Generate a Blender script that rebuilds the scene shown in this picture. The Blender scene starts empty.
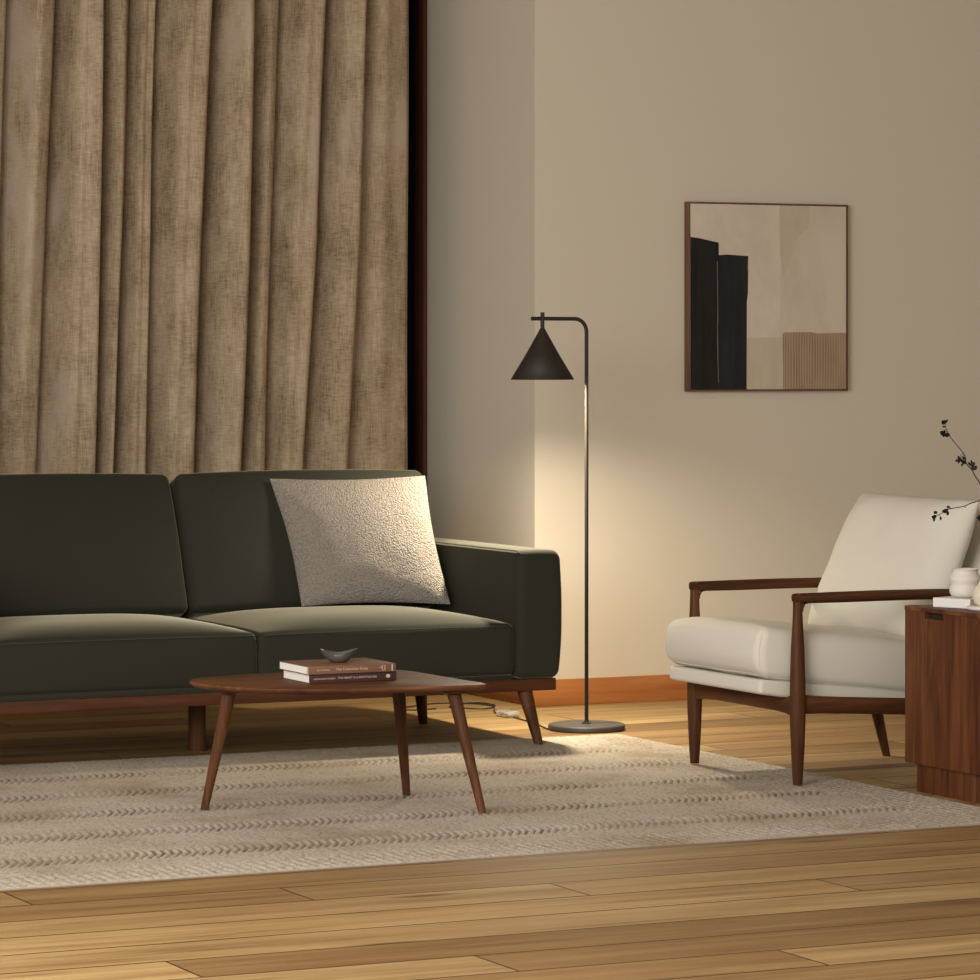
import bpy, bmesh, math, random
from mathutils import Vector, Matrix, noise as mnoise
random.seed(7)
scene = bpy.context.scene
COL = scene.collection
V = Vector
PI = math.pi

# ------------------------------------------------------------------ helpers
def tag(o, label=None, cat=None, group=None, kind=None):
    if label: o['label'] = label
    if cat: o['category'] = cat
    if group: o['group'] = group
    if kind: o['kind'] = kind
    return o

def obj(name, bm, mat, parent=None, label=None, smooth=True, sharp=40):
    """link a bmesh built in room coordinates as one object (under its thing)"""
    root = parent
    while root is not None and root.parent is not None:
        root = root.parent
    off = V((0, 0, 0)) if root is None else root.location
    bmesh.ops.remove_doubles(bm, verts=bm.verts, dist=1e-6)
    bmesh.ops.recalc_face_normals(bm, faces=bm.faces)
    if off.length: bmesh.ops.translate(bm, verts=bm.verts, vec=-off)
    me = bpy.data.meshes.new(name)
    bm.to_mesh(me); bm.free()
    for m in (mat if isinstance(mat, (list, tuple)) else [mat]):
        me.materials.append(m)
    if smooth:
        for p in me.polygons: p.use_smooth = True
        me.set_sharp_from_angle(angle=math.radians(sharp))
    o = bpy.data.objects.new(name, me)
    COL.objects.link(o)
    if parent is not None: o.parent = parent
    if label: o['label'] = label
    return o

def thing(name, label, cat, loc, group=None):
    o = bpy.data.objects.new(name, None)
    COL.objects.link(o); o.location = loc; o.empty_display_size = .1
    return tag(o, label, cat, group)

def single(name, bm, mat, label, cat, loc, group=None, **k):
    """a thing that is one mesh: origin at loc"""
    bmesh.ops.translate(bm, verts=bm.verts, vec=-V(loc))
    o = obj(name, bm, mat, None, **k); o.location = loc
    return tag(o, label, cat, group)

def struct(name, bm, mat, parent=None, **k):
    o = obj(name, bm, mat, parent, **k)
    if parent is None: o['kind'] = 'structure'
    return o

def B(): return bmesh.new()

def box(bm, x0, x1, y0, y1, z0, z1, bev=0, seg=2):
    t = bmesh.new()
    bmesh.ops.create_cube(t, size=1)
    for v in t.verts:
        v.co = V((x0 + (v.co.x + .5) * (x1 - x0), y0 + (v.co.y + .5) * (y1 - y0), z0 + (v.co.z + .5) * (z1 - z0)))
    if bev: bmesh.ops.bevel(t, geom=list(t.edges), offset=bev, segments=seg, profile=.5, affect='EDGES')
    merge(bm, t)

def merge(bm, t):
    me = bpy.data.meshes.new('tmp'); t.to_mesh(me); t.free()
    bm.from_mesh(me); bpy.data.meshes.remove(me)

def grid_faces(bm, rows, closed_u=False, closed_v=False):
    nr, nc = len(rows), len(rows[0])
    for i in range(nr - (0 if closed_u else 1)):
        for j in range(nc - (0 if closed_v else 1)):
            q = (rows[i][j], rows[i][(j + 1) % nc], rows[(i + 1) % nr][(j + 1) % nc], rows[(i + 1) % nr][j])
            if len(set(q)) == 4:
                try: bm.faces.new(q)
                except ValueError: pass

def lathe(bm, c, prof, n=48):
    """prof: (radius, z) list; closed ends where radius is 0"""
    rows = []
    for r, z in prof:
        if r <= 1e-6: rows.append([bm.verts.new((c[0], c[1], c[2] + z))])
        else: rows.append([bm.verts.new((c[0] + r * math.cos(2 * PI * k / n), c[1] + r * math.sin(2 * PI * k / n), c[2] + z)) for k in range(n)])
    for a, b in zip(rows, rows[1:]):
        for k in range(n):
            k2 = (k + 1) % n
            if len(a) == 1 and len(b) == 1: continue
            if len(a) == 1: bm.faces.new((a[0], b[k], b[k2]))
            elif len(b) == 1: bm.faces.new((a[k], b[0], a[k2]))
            else: bm.faces.new((a[k], b[k], b[k2], a[k2]))
    return rows

def sweep(bm, secs, n=20, ex=2.0, cap=True):
    """secs: (centre, U, V) with U, V half-axis vectors; superellipse sections"""
    rows = []
    for c, U, W in secs:
        r = []
        for k in range(n):
            a = 2 * PI * k / n
            ca, sa = math.cos(a), math.sin(a)
            cu = math.copysign(abs(ca) ** (2 / ex), ca); sv = math.copysign(abs(sa) ** (2 / ex), sa)
            r.append(bm.verts.new(V(c) + V(U) * cu + V(W) * sv))
        rows.append(r)
    grid_faces(bm, rows, closed_v=True)
    if cap:
        bm.faces.new(rows[0][::-1]); bm.faces.new(rows[-1])

def tube(bm, pts, r, n=10, cap=True):
    """round tube along a polyline; r a number or a list"""
    pts = [V(p) for p in pts]
    rr = r if isinstance(r, (list, tuple)) else [r] * len(pts)
    t0 = (pts[1] - pts[0]).normalized()
    u = t0.orthogonal().normalized()
    secs = []
    for i, p in enumerate(pts):
        t = (pts[min(i + 1, len(pts) - 1)] - pts[max(i - 1, 0)]).normalized()
        u = (u - t * u.dot(t)).normalized()
        w = t.cross(u)
        secs.append((p, u * rr[i], w * rr[i]))
    sweep(bm, secs, n, 2.0, cap)

def catmull(pts, k=8, closed=False):
    pts = [V(p) for p in pts]; n = len(pts); out = []
    rng = range(n) if closed else range(n - 1)
    for i in rng:
        g = (lambda j: pts[j % n]) if closed else (lambda j: pts[max(0, min(n - 1, j))])
        p0, p1, p2, p3 = g(i - 1), g(i), g(i + 1), g(i + 2)
        for s in range(k):
            t = s / k
            out.append(.5 * ((2 * p1) + (p2 - p0) * t + (2 * p0 - 5 * p1 + 4 * p2 - p3) * t * t + (3 * p1 - p0 - 3 * p2 + p3) * t ** 3))
    if not closed: out.append(pts[-1])
    return out

def rbox(sx, sy, sz, r, n=(16, 16, 6), c=5):
    """rounded box about the origin with an even grid on its faces, ready to be bent"""
    def ax(s, m):
        h = s / 2; a = []
        for k in range(c): a.append(-h + r * (1 - math.cos(PI / 2 * k / c)) if False else -h + r * k / c)
        for k in range(m + 1): a.append(-(h - r) + (2 * (h - r)) * k / m)
        for k in range(1, c + 1): a.append(h - r + r * k / c)
        return a
    A = [ax(sx, n[0]), ax(sy, n[1]), ax(sz, n[2])]; H = (sx / 2, sy / 2, sz / 2)
    bm = bmesh.new()
    for d in range(3):
        e, f = (d + 1) % 3, (d + 2) % 3
        for sgn in (-1, 1):
            rows = []
            for a in A[e]:
                row = []
                for b in A[f]:
                    p = [0, 0, 0]; p[d] = sgn * H[d]; p[e] = a; p[f] = b
                    q = [max(-(H[i] - r), min(H[i] - r, p[i])) for i in range(3)]
                    dv = V(p) - V(q)
                    row.append(bm.verts.new(V(q) + dv.normalized() * r))
                rows.append(row)
            grid_faces(bm, rows)
    bmesh.ops.remove_doubles(bm, verts=bm.verts, dist=1e-5)
    return bm

def deform(bm, fn):
    for v in bm.verts: v.co = V(fn(v.co.x, v.co.y, v.co.z))

def pillow(TL, TR, BL, BR, T, n=44, pinch=.03, p=2.6, q=.55, wr=.0, seed=0, nrm=None, back=1.0):
    TL, TR, BL, BR = map(V, (TL, TR, BL, BR))
    nm = (TR - TL).cross(TL - BL).normalized()       # towards the front
    if nrm is not None and nm.dot(V(nrm)) < 0: nm = -nm
    bm = bmesh.new(); rows = {1: [], -1: []}
    for sd in (1, -1):
        for i in range(n + 1):
            row = []
            for j in range(n + 1):
                s, t = j / n, i / n
                # denser near the seam
                s = .5 - .5 * math.cos(PI * s); t = .5 - .5 * math.cos(PI * t)
                a, b = 2 * s - 1, 2 * t - 1
                s2 = .5 + .5 * a * (1 - pinch * (1 - b * b)); t2 = .5 + .5 * b * (1 - pinch * (1 - a * a))
                rc = 1 - .012 * abs(a * b) ** 8; s2 = .5 + (s2 - .5) * rc; t2 = .5 + (t2 - .5) * rc
                P = (BL * (1 - s2) + BR * s2) * (1 - t2) + (TL * (1 - s2) + TR * s2) * t2
                h = T * max(0, (1 - abs(a) ** p) * (1 - abs(b) ** p)) ** q * (1 if sd == 1 else back)
                w = wr * mnoise.noise(V((s * 5 + seed, t * 5, sd * 3.1))) * min(1, h / T * 2)
                row.append(bm.verts.new(P + nm * sd * (h + w)))
            rows[sd].append(row)
        grid_faces(bm, rows[sd])
    bmesh.ops.remove_doubles(bm, verts=bm.verts, dist=1e-5)
    return bm

def prism(bm, outline, z0, z1, edge=0.0, und=0.0):
    """closed 2-D outline -> slab with an eased top edge and an undercut bottom"""
    c = sum((V((p[0], p[1], 0)) for p in outline), V((0, 0, 0))) / len(outline)
    nrm = []
    m = len(outline)
    for i in range(m):
        a, b = V(outline[i - 1][:2]), V(outline[(i + 1) % m][:2])
        t = (b - a).normalized(); nrm.append(V((t.y, -t.x)))
    if sum((V(outline[i][:2]) - c.xy).dot(nrm[i]) for i in range(m)) < 0: nrm = [-v for v in nrm]
    levels = [(und, z0), (und * .45, z0 + (z1 - z0) * .3), (0.0005, z0 + (z1 - z0) * .6), (0, z1 - edge), (edge * .3, z1 - edge * .3), (edge, z1)]
    rows = []
    for ins, z in levels:
        rows.append([bm.verts.new((outline[i][0] - nrm[i].x * ins, outline[i][1] - nrm[i].y * ins, z)) for i in range(m)])
    grid_faces(bm, rows, closed_v=True)
    bm.faces.new(rows[0][::-1]); bm.faces.new(rows[-1])

# ------------------------------------------------------------------ materials
class NT:
    def __init__(s, name):
        m = bpy.data.materials.new(name); m.use_nodes = True
        s.m = m; s.t = m.node_tree; s.b = s.t.nodes['Principled BSDF']
    def n(s, ty, **k):
        x = s.t.nodes.new(ty)
        for a, b in k.items():
            if a.startswith('i_'):
                key = a[2:]
                x.inputs[int(key) if key.isdigit() else key.replace('_', ' ')].default_value = b
            else: setattr(x, a, b)
        return x
    def l(s, a, b): s.t.links.new(a, b)
    def math(s, op, a, b=None, c=None):
        x = s.n('ShaderNodeMath', operation=op)
        for i, q in enumerate((a, b, c)):
            if q is None: continue
            if hasattr(q, 'is_output'): s.l(q, x.inputs[i])
            else: x.inputs[i].default_value = q
        return x.outputs[0]
    def ramp(s, f, stops, interp='LINEAR'):
        x = s.n('ShaderNodeValToRGB'); r = x.color_ramp; r.interpolation = interp
        while len(r.elements) < len(stops): r.elements.new(.5)
        for e, (p, c) in zip(r.elements, stops):
            e.position = p; e.color = (*c, 1) if len(c) == 3 else c
        s.l(f, x.inputs[0]); return x.outputs[0]
    def mix(s, f, a, b, blend='MIX'):
        x = s.n('ShaderNodeMix', data_type='RGBA', blend_type=blend)
        for sock, q in ((x.inputs[0], f), (x.inputs[6], a), (x.inputs[7], b)):
            if hasattr(q, 'is_output'): s.l(q, sock)
            else: sock.default_value = q if isinstance(q, float) else (*q, 1)
        return x.outputs[2]
    def obj(s):
        return s.n('ShaderNodeTexCoord').outputs['Object']
    def map(s, vec, scale=(1, 1, 1), rot=(0, 0, 0)):
        x = s.n('ShaderNodeMapping'); x.inputs['Scale'].default_value = scale; x.inputs['Rotation'].default_value = rot
        s.l(vec, x.inputs[0]); return x.outputs[0]
    def noise(s, vec, sc, det=3, rough=.55, dist=0):
        x = s.n('ShaderNodeTexNoise'); x.inputs['Scale'].default_value = sc; x.inputs['Detail'].default_value = det
        x.inputs['Roughness'].default_value = rough; x.inputs['Distortion'].default_value = dist
        s.l(vec, x.inputs['Vector']); return x.outputs['Fac']
    def bump(s, h, st=.3, d=.002):
        x = s.n('ShaderNodeBump'); x.inputs['Strength'].default_value = st; x.inputs['Distance'].default_value = d
        s.l(h, x.inputs['Height']); s.l(x.outputs[0], s.b.inputs['Normal'])
    def set(s, col=None, rough=.6, spec=.5, metal=0, sheen=0):
        if col is not None:
            if hasattr(col, 'is_output'): s.l(col, s.b.inputs['Base Color'])
            else: s.b.inputs['Base Color'].default_value = (*col, 1)
        if hasattr(rough, 'is_output'): s.l(rough, s.b.inputs['Roughness'])
        else: s.b.inputs['Roughness'].default_value = rough
        s.b.inputs['Specular IOR Level'].default_value = spec
        s.b.inputs['Metallic'].default_value = metal
        if sheen:
            s.b.inputs['Sheen Weight'].default_value = sheen; s.b.inputs['Sheen Roughness'].default_value = .28; s.b.inputs['Sheen Tint'].default_value = (.80, .72, .50, 1)
        return s.m

def srgb(r, g, b):
    f = lambda c: (c / 255 / 12.92) if c / 255 <= .04045 else ((c / 255 + .055) / 1.055) ** 2.4
    return (f(r), f(g), f(b))

def wood(name, dark, mid, light, axis, fine=60, rough=.5, streak=0.0, spec=.16):
    k = NT(name); v = k.obj()
    sc = [1, 1, 1]; sc['xyz'.index(axis)] = .06
    a = k.noise(k.map(v, sc), fine, 4, .6, .4)
    b = k.noise(k.map(v, sc), fine * .22, 3, .5, .8)
    f = k.math('ADD', k.math('MULTIPLY', a, .45), k.math('MULTIPLY', b, .55))
    c = k.ramp(f, [(.36, dark), (.5, mid), (.65, light)])
    if streak:
        s = k.noise(k.map(v, sc), fine * .35, 2, .5, 1.6)
        c = k.mix(k.ramp(s, [(.6, (0, 0, 0)), (.68, (streak,) * 3)]), c, tuple(q * .25 for q in dark))
    k.bump(a, .08, .001)
    return k.set(c, rough, spec)

def plain(name, col, rough=.6, spec=.4, metal=0, nz=0, nsc=40, bump=0):
    k = NT(name)
    if nz:
        f = k.noise(k.obj(), nsc, 3)
        c = k.mix(f, tuple(q * (1 - nz) for q in col), tuple(min(1, q * (1 + nz)) for q in col))
        if bump: k.bump(f, bump, .001)
        return k.set(c, rough, spec, metal)
    return k.set(col, rough, spec, metal)

def fabric(name, col, var=.12, rough=.9, weave=900, bst=.25, sheen=0, big=6):
    k = NT(name); v = k.obj()
    a = k.noise(k.map(v, (1, 1, .25)), weave, 2); b = k.noise(k.map(v, (.25, .25, 1)), weave, 2)
    w = k.math('ADD', k.math('MULTIPLY', a, .5), k.math('MULTIPLY', b, .5))
    g = k.noise(v, big, 3)
    f = k.math('ADD', k.math('MULTIPLY', w, .6), k.math('MULTIPLY', g, .4))
    c = k.mix(f, tuple(q * (1 - var) for q in col), tuple(min(1, q * (1 + var)) for q in col))
    k.bump(w, bst, .0008)
    return k.set(c, rough, .25, 0, sheen)

WAL = dict(dark=(.036, .0125, .0045), mid=(.072, .0262, .0095), light=(.125, .049, .0185))
M = {}
M['walnut_z'] = wood('walnut_vertical_grain', axis='z', **WAL)
M['walnut_x'] = wood('walnut_long_grain', axis='x', **WAL)
M['walnut_y'] = wood('walnut_cross_grain', axis='y', **WAL)
M['table'] = wood('walnut_table_top', (.050, .016, .0065), (.110, .040, .0155), (.185, .077, .032), 'x', 40, .52)
M['cab'] = wood('walnut_cabinet_veneer', (.055, .0165, .006), (.088, .029, .0105), (.135, .048, .018), 'z', 90, .5, streak=.45)
M['rail'] = wood('sofa_rail_wood', (.042, .0135, .0055), (.072, .0245, .0098), (.105, .039, .0165), 'x', 40, .45)
M['base'] = wood('fir_baseboard', (.20, .062, .017), (.33, .118, .033), (.44, .178, .055), 'x', 30, .38)
M['frame'] = wood('window_frame_wood', (.050, .018, .010), (.085, .031, .016), (.12, .046, .024), 'z', 40, .5)
M['artframe'] = wood('picture_frame_wood', (.11, .056, .036), (.155, .083, .054), (.19, .11, .072), 'z', 60, .5)
M['green'] = fabric('olive_velvet', (.021, .0215, .0138), .14, .85, 700, .18, .68)
M['piping'] = fabric('olive_piping', (.030, .030, .019), .1, .8, 700, .1, .5)
M['white'] = fabric('ivory_upholstery', (.60, .56, .48), .05, .85, 900, .12)
M['wall'] = plain('painted_plaster', (.615, .55, .445), .85, .25, 0, .012, 120, .03)
M['ceil'] = plain('ceiling_paint', (.62, .56, .46), .9, .2)
M['metal'] = plain('blackened_bronze', (.024, .0175, .013), .55, .32, .0, .1, 30)
M['metalbase'] = plain('bronze_foot', (.060, .050, .041), .5, .45, .0, .1, 30)
M['shadein'] = plain('shade_lining', (.75, .70, .60), .6)
M['page'] = plain('paper_pages', (.78, .74, .70), .9, .2, 0, .04, 300)
M['cov1'] = plain('book_cover_tan', (.175, .085, .048), .6, .3, 0, .08, 60)
M['cov2'] = plain('book_cover_maroon', (.055, .020, .016), .6, .3, 0, .08, 60)
M['ink'] = plain('spine_lettering', (.50, .40, .33), .6)
M['cream'] = plain('headband_cream', (.55, .43, .33), .7)
M['stone'] = plain('grey_stoneware', (.085, .075, .068), .5, .45, 0, .18, 60, .1)
M['ceram'] = plain('matt_white_ceramic', (.66, .61, .545), .55, .4, 0, .03, 80)
M['ceram2'] = plain('cream_ceramic', (.66, .58, .44), .5, .4, 0, .03, 80)
M['wbook'] = plain('white_book_cover', (.72, .69, .66), .6, .35)
M['twig'] = plain('dark_twig', (.030, .022, .012), .8)
M['leaf'] = plain('dark_leaf', (.016, .018, .009), .6, .3, 0, .2, 60)
M['cable'] = plain('black_cable', (.02, .018, .016), .5)
M['dark'] = plain('slot_shade_paint', (.02, .01, .006), .8)
k = NT('night_glass'); M['night'] = k.set((.004, .004, .0045), .25, .15)
k = NT('clear_plastic'); k.b.inputs['Transmission Weight'].default_value = .75; M['clear'] = k.set((.9, .86, .78), .15, .5)
k = NT('bulb_glow'); k.b.inputs['Emission Color'].default_value = (1, .78, .48, 1); k.b.inputs['Emission Strength'].default_value = 8; M['bulb'] = k.set((.8, .7, .5), .4)

# boucle
k = NT('boucle_wool'); v = k.obj()
vo = k.n('ShaderNodeTexVoronoi', feature='SMOOTH_F1'); vo.inputs['Scale'].default_value = 190; vo.inputs['Smoothness'].default_value = .6
wv = k.n('ShaderNodeVectorMath', operation='ADD'); nn = k.n('ShaderNodeTexNoise'); nn.inputs['Scale'].default_value = 90; nn.inputs['Detail'].default_value = 2
sc_ = k.n('ShaderNodeVectorMath', operation='SCALE'); sc_.inputs[3].default_value = .012
k.l(v, nn.inputs['Vector']); k.l(nn.outputs['Color'], sc_.inputs[0]); k.l(v, wv.inputs[0]); k.l(sc_.outputs[0], wv.inputs[1]); k.l(wv.outputs[0], vo.inputs['Vector'])
h = k.math('SUBTRACT', 1.0, vo.outputs['Distance'])
c = k.ramp(vo.outputs['Distance'], [(.1, (.36, .318, .274)), (.8, (.225, .195, .164))])
k.bump(h, 1.0, .006); M['boucle'] = k.set(c, .95, .15)

# floor: long planks, joints stepping from row to row
k = NT('oak_planks'); v = k.obj()
sp = k.n('ShaderNodeSeparateXYZ'); k.l(v, sp.inputs[0]); X, Y = sp.outputs[0], sp.outputs[1]
rowf = k.math('DIVIDE', k.math('ADD', Y, 2.873), -.2215); row = k.math('FLOOR', rowf); rfr = k.math('FRACT', rowf)
colf = k.math('DIVIDE', k.math('SUBTRACT', k.math('ADD', X, 3.075 + 9.45), k.math('MULTIPLY', row, .63)), 3.15)
col = k.math('FLOOR', colf); cfr = k.math('FRACT', colf)
cid = k.n('ShaderNodeCombineXYZ'); k.l(row, cid.inputs[0]); k.l(col, cid.inputs[1])
wn = k.n('ShaderNodeTexWhiteNoise', noise_dimensions='3D'); k.l(cid.outputs[0], wn.inputs['Vector'])
off = k.n('ShaderNodeVectorMath', operation='MULTIPLY_ADD'); k.l(wn.outputs['Color'], off.inputs[0]); off.inputs[1].default_value = (7, 7, 7); k.l(v, off.inputs[2])
g1 = k.noise(k.map(off.outputs[0], (.5, 7, 1)), 3.0, 4, .6, .5)
g2 = k.noise(k.map(off.outputs[0], (.35, 16, 1)), 5, 4, .65, .3)
g3 = k.noise(k.map(off.outputs[0], (.35, 2.6, 1)), 2.2, 3, .5, .9)
gf = k.math('ADD', k.math('MULTIPLY', g1, .4), k.math('ADD', k.math('MULTIPLY', g2, .25), k.math('MULTIPLY', g3, .35)))
c = k.ramp(gf, [(.34, (.150, .080, .030)), (.44, (.26, .158, .064)), (.53, (.325, .213, .093)), (.64, (.40, .28, .134))])
tone = k.ramp(wn.outputs['Value'], [(0, (.66, .57, .50)), (.22, (.80, .73, .66)), (.35, (1, 1, 1)), (.8, (1.12, 1.10, 1.06)), (1, (1.0, .96, .9))])
c = k.mix(1.0, c, tone, 'MULTIPLY')
kn = k.n('ShaderNodeTexVoronoi'); kn.inputs['Scale'].default_value = 1.0; k.l(k.map(off.outputs[0], (1.1, 5.2, 1)), kn.inputs['Vector'])
c = k.mix(k.ramp(kn.outputs['Distance'], [(.04, (.8,) * 3), (.13, (0, 0, 0))]), c, (.085, .036, .013))
e1 = k.math('MINIMUM', rfr, k.math('SUBTRACT', 1.0, rfr)); e2 = k.math('MINIMUM', cfr, k.math('SUBTRACT', 1.0, cfr))
s1 = k.math('LESS_THAN', k.math('MULTIPLY', e1, .2215), .0042); s2 = k.math('LESS_THAN', k.math('MULTIPLY', e2, 3.15), .0030)
seam = k.math('MAXIMUM', s1, s2)
c = k.mix(seam, c, (.055, .022, .008))
hh = k.math('SUBTRACT', k.math('MULTIPLY', g2, .25), seam)
k.bump(hh, .25, .0015)
M['floor'] = k.set(c, k.math('ADD', .48, k.math('MULTIPLY', g1, .18)), .28)

# rug: plain bands between rows of woven chevrons, a dotted border
k = NT('woven_wool_rug'); v = k.obj(); sp = k.n('ShaderNodeSeparateXYZ'); k.l(v, sp.inputs[0])
at = k.n('ShaderNodeAttribute'); at.attribute_name = 'gap_shade'
tuft = k.noise(v, 160, 3, .7)
big = k.noise(v, 2.3, 4, .6)
c0 = k.ramp(big, [(.34, (.365, .302, .232)), (.46, (.455, .398, .328)), (.66, (.53, .478, .408))])
c0 = k.mix(k.math('MULTIPLY', k.ramp(tuft, [(.34, (1, 1, 1)), (.56, (0, 0, 0))]), .45), c0, (.24, .19, .13))
c0 = k.mix(at.outputs['Fac'], c0, (.155, .112, .072))  # shade in the weave gaps put into the colour as darker yarn
k.bump(tuft, .5, .003)
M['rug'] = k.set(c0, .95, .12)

# curtain linen with smoother worn patches
k = NT('slub_linen'); v = k.obj()
a = k.noise(k.map(v, (1, 1, .07)), 190, 3, .65); b = k.noise(k.map(v, (.15, .15, 1)), 190, 3, .65)
w = k.math('ADD', k.math('MULTIPLY', a, .5), k.math('MULTIPLY', b, .5))
mo = k.noise(k.map(v, (1, 1, .6)), 7, 4, .7)
f = k.math('ADD', k.math('MULTIPLY', w, .6), k.math('MULTIPLY', mo, .4))
c = k.ramp(f, [(.36, (.18, .125, .076)), (.5, (.38, .285, .190)), (.63, (.52, .415, .295))])
pa = k.noise(k.map(v, (1.4, 1.4, .55)), 3.1, 3, .55)
c = k.mix(k.ramp(pa, [(.55, (0, 0, 0)), (.66, (.7,) * 3)]), c, (.47, .37, .295))
k.bump(w, .45, .003)
M['linen'] = k.set(c, .95, .1)

# painting
def paint(name, c1, c2, sx, sz, sc=6, rough=.7):
    k = NT(name); v = k.obj()
    f = k.noise(k.map(v, (sx, 1, sz)), sc, 5, .65, .5)
    k.bump(f, .15, .001)
    return k.set(k.ramp(f, [(.35, c1), (.65, c2)]), rough, .25)
P_cream = paint('paint_cream', (.56, .48, .385), (.66, .57, .47), 1, .6, 5)
P_beige = paint('paint_beige', (.53, .45, .355), (.61, .53, .43), 1, .5, 5)
P_sand = paint('paint_sand', (.485, .41, .305), (.545, .47, .36), 2, .6, 5)
P_black = paint('paint_black', (.009, .009, .009), (.018, .017, .016), 3, .3, 8)
P_black2 = paint('paint_blueblack', (.010, .012, .013), (.020, .021, .022), 3, .3, 8)
k = NT('paint_combed_tan'); v = k.obj(); sp = k.n('ShaderNodeSeparateXYZ'); k.l(v, sp.inputs[0])
nz_ = k.noise(k.map(v, (1, 1, .25)), 14, 3)
st = k.math('SINE', k.math('MULTIPLY', k.math('ADD', sp.outputs[0], k.math('MULTIPLY', nz_, .012)), 2 * PI / .0118))
fm = k.math('MULTIPLY', k.math('ADD', st, 1.0), .5)
k.bump(fm, .2, .001)
P_tan = k.set(k.mix(k.ramp(fm, [(.62, (0, 0, 0)), (.95, (.55,) * 3)]), k.ramp(nz_, [(.35, (.27, .18, .115)), (.65, (.36, .25, .165))]), (.50, .40, .30)), .7, .25)
P_line = plain('paint_grey_line', (.16, .13, .10), .7)

# ------------------------------------------------------------------ the room
YW = .725          # picture wall
XC = .16           # its corner
YB = 1.75          # window wall
b = B(); box(b, -6.5, 4.6, -7.5, 2.0, -.1, 0); struct('floor', b, M['floor'], smooth=False)
b = B(); box(b, -6.5, 4.6, -7.5, 2.0, 3.0, 3.1); struct('ceiling', b, M['ceil'], smooth=False)
b = B(); box(b, XC, 4.6, YW, YW + .16, 0, 3.0); struct('wall_back', b, M['wall'], smooth=False)
b = B(); box(b, XC, XC + .16, YW + .16, 2.0, 0, 3.0); struct('wall_recess', b, M['wall'], smooth=False)
b = B(); box(b, -6.5, XC, YB + .06, 2.0, 0, 3.0); struct('wall_window', b, M['wall'], smooth=False)
b = B(); box(b, 4.5, 4.6, -7.5, YW, 0, 3.0); struct('wall_right', b, M['wall'], smooth=False)
b = B(); box(b, XC - .016, 4.5, YW - .016, YW, 0, .098, .004); struct('baseboard_back', b, M['base'])
b = B(); box(b, XC - .016, XC, YW - .0005, YB - .08, 0, .098, .004)
k_ = wood('fir_baseboard_return', (.20, .062, .017), (.33, .118, .033), (.44, .178, .055), 'y', 30, .38)
struct('baseboard_recess', b, k_)

# window: dark timber frame around a night-dark pane
w = thing('window_1', None, None, (-1.4, YB, 0)); w['kind'] = 'structure'
b = B()
box(b, XC - .018, XC, YB - .075, YB + .06, 0, 2.9, .003)
box(b, -3.4, XC, YB - .075, YB + .06, 2.9, 2.99, .003)
box(b, -3.4, XC - .018, YB - .02, YB + .06, 0, .06, .003)
box(b, -3.46, -3.4, YB - .075, YB + .06, 0, 2.99, .003)
obj('window_frame', b, M['frame'], w)
b = B(); box(b, -3.4, XC - .018, YB + .01, YB + .02, .06, 2.9); obj('window_pane', b, M['night'], w, smooth=False)

# ------------------------------------------------------------------ curtain
CY = 1.50
FOLD = [(2.62, [-2.62, -2.47, -2.29, -2.16, -1.98, -1.83, -1.66, -1.48, -1.312, -1.182, -1.083, -.87, -.703, -.576, -.394, -.243, -.030]),
        (1.75, [-2.62, -2.49, -2.30, -2.18, -2.01, -1.85, -1.69, -1.507, -1.325, -1.214, -1.103, -.904, -.723, -.621, -.423, -.264, -.034]),
        (.87, [-2.62, -2.50, -2.31, -2.21, -2.03, -1.88, -1.72, -1.54, -1.337, -1.257, -1.130, -.922, -.756, -.654, -.481, -.302, -.034])]
def folds(z):
    (z0, a), (z1, c_), (z2, d_) = FOLD
    if z > z1: p, q, t = c_, a, (z - z1) / (z0 - z1)
    else: p, q, t = d_, c_, (z - z2) / (z1 - z2)
    t = max(-.6, min(1.3, t))
    return [u + (w_ - u) * t for u, w_ in zip(p, q)]
b = B(); rows = []
K = 22
for i in range(61):
    z = .03 + 2.87 * i / 60
    fv = folds(z); row = []
    for j in range(len(fv) - 1):
        wd = fv[j + 1] - fv[j]
        last = j == len(fv) - 2
        sk = 1.25 + .5 * (.5 + .5 * math.sin(j * 2.4))
        am = (.12 + .55 * wd) * (.85 + .2 * math.sin(j * 1.7 + z))
        for s in range(K + (1 if last else 0)):
            t = s / K
            if last:
                pr = math.sin(PI * min(1, t / .52) * .5) ** .9 * (1 - .55 * max(0, (t - .45) / .55) ** 1.2)
                am = .10
            else:
                m_ = .74 + .1 * math.sin(j * 2.9)
                q_ = min(1, t / .55); rise = q_ * q_ * (3 - 2 * q_)
                fall = math.sqrt(max(0, 1 - ((t - m_) / (1 - m_)) ** 2)) if t > m_ else 1
                pr = (.74 + .26 * t) * rise * fall + .05 * math.sin(t * 2 * PI * 2.5 + j * 2) * rise * fall
            x = fv[j] + wd * t
            y = CY - am * pr - .012 * mnoise.noise(V((x * 9, 3.0, z * 1.1))) - .004 * math.sin(t * 2 * PI * 2 + j) * (z / 2.9)
            row.append(b.verts.new((x, y, z)))
    rows.append(row)
grid_faces(b, rows)
cur = single('curtain', b, M['linen'], 'full length brown linen curtain hanging in deep folds behind the sofa', 'curtain', (-1.3, CY, .03), sharp=180)
md = cur.modifiers.new('thick', 'SOLIDIFY'); md.thickness = .006; md.offset = 0
b = B(); pts = []
xh = -.021
for i in range(61):
    z = .03 + 2.87 * i / 60
    pts.append((folds(z)[-1] + .004, CY - .036 - .012 * mnoise.noise(V((folds(z)[-1] * 9, 3.0, z * 1.1))), z))
tube(b, pts, .006, 8)
k_ = fabric('hem_linen', (.44, .34, .235), .1, .9, 500, .2)
obj('hem', b, k_, cur)
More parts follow.
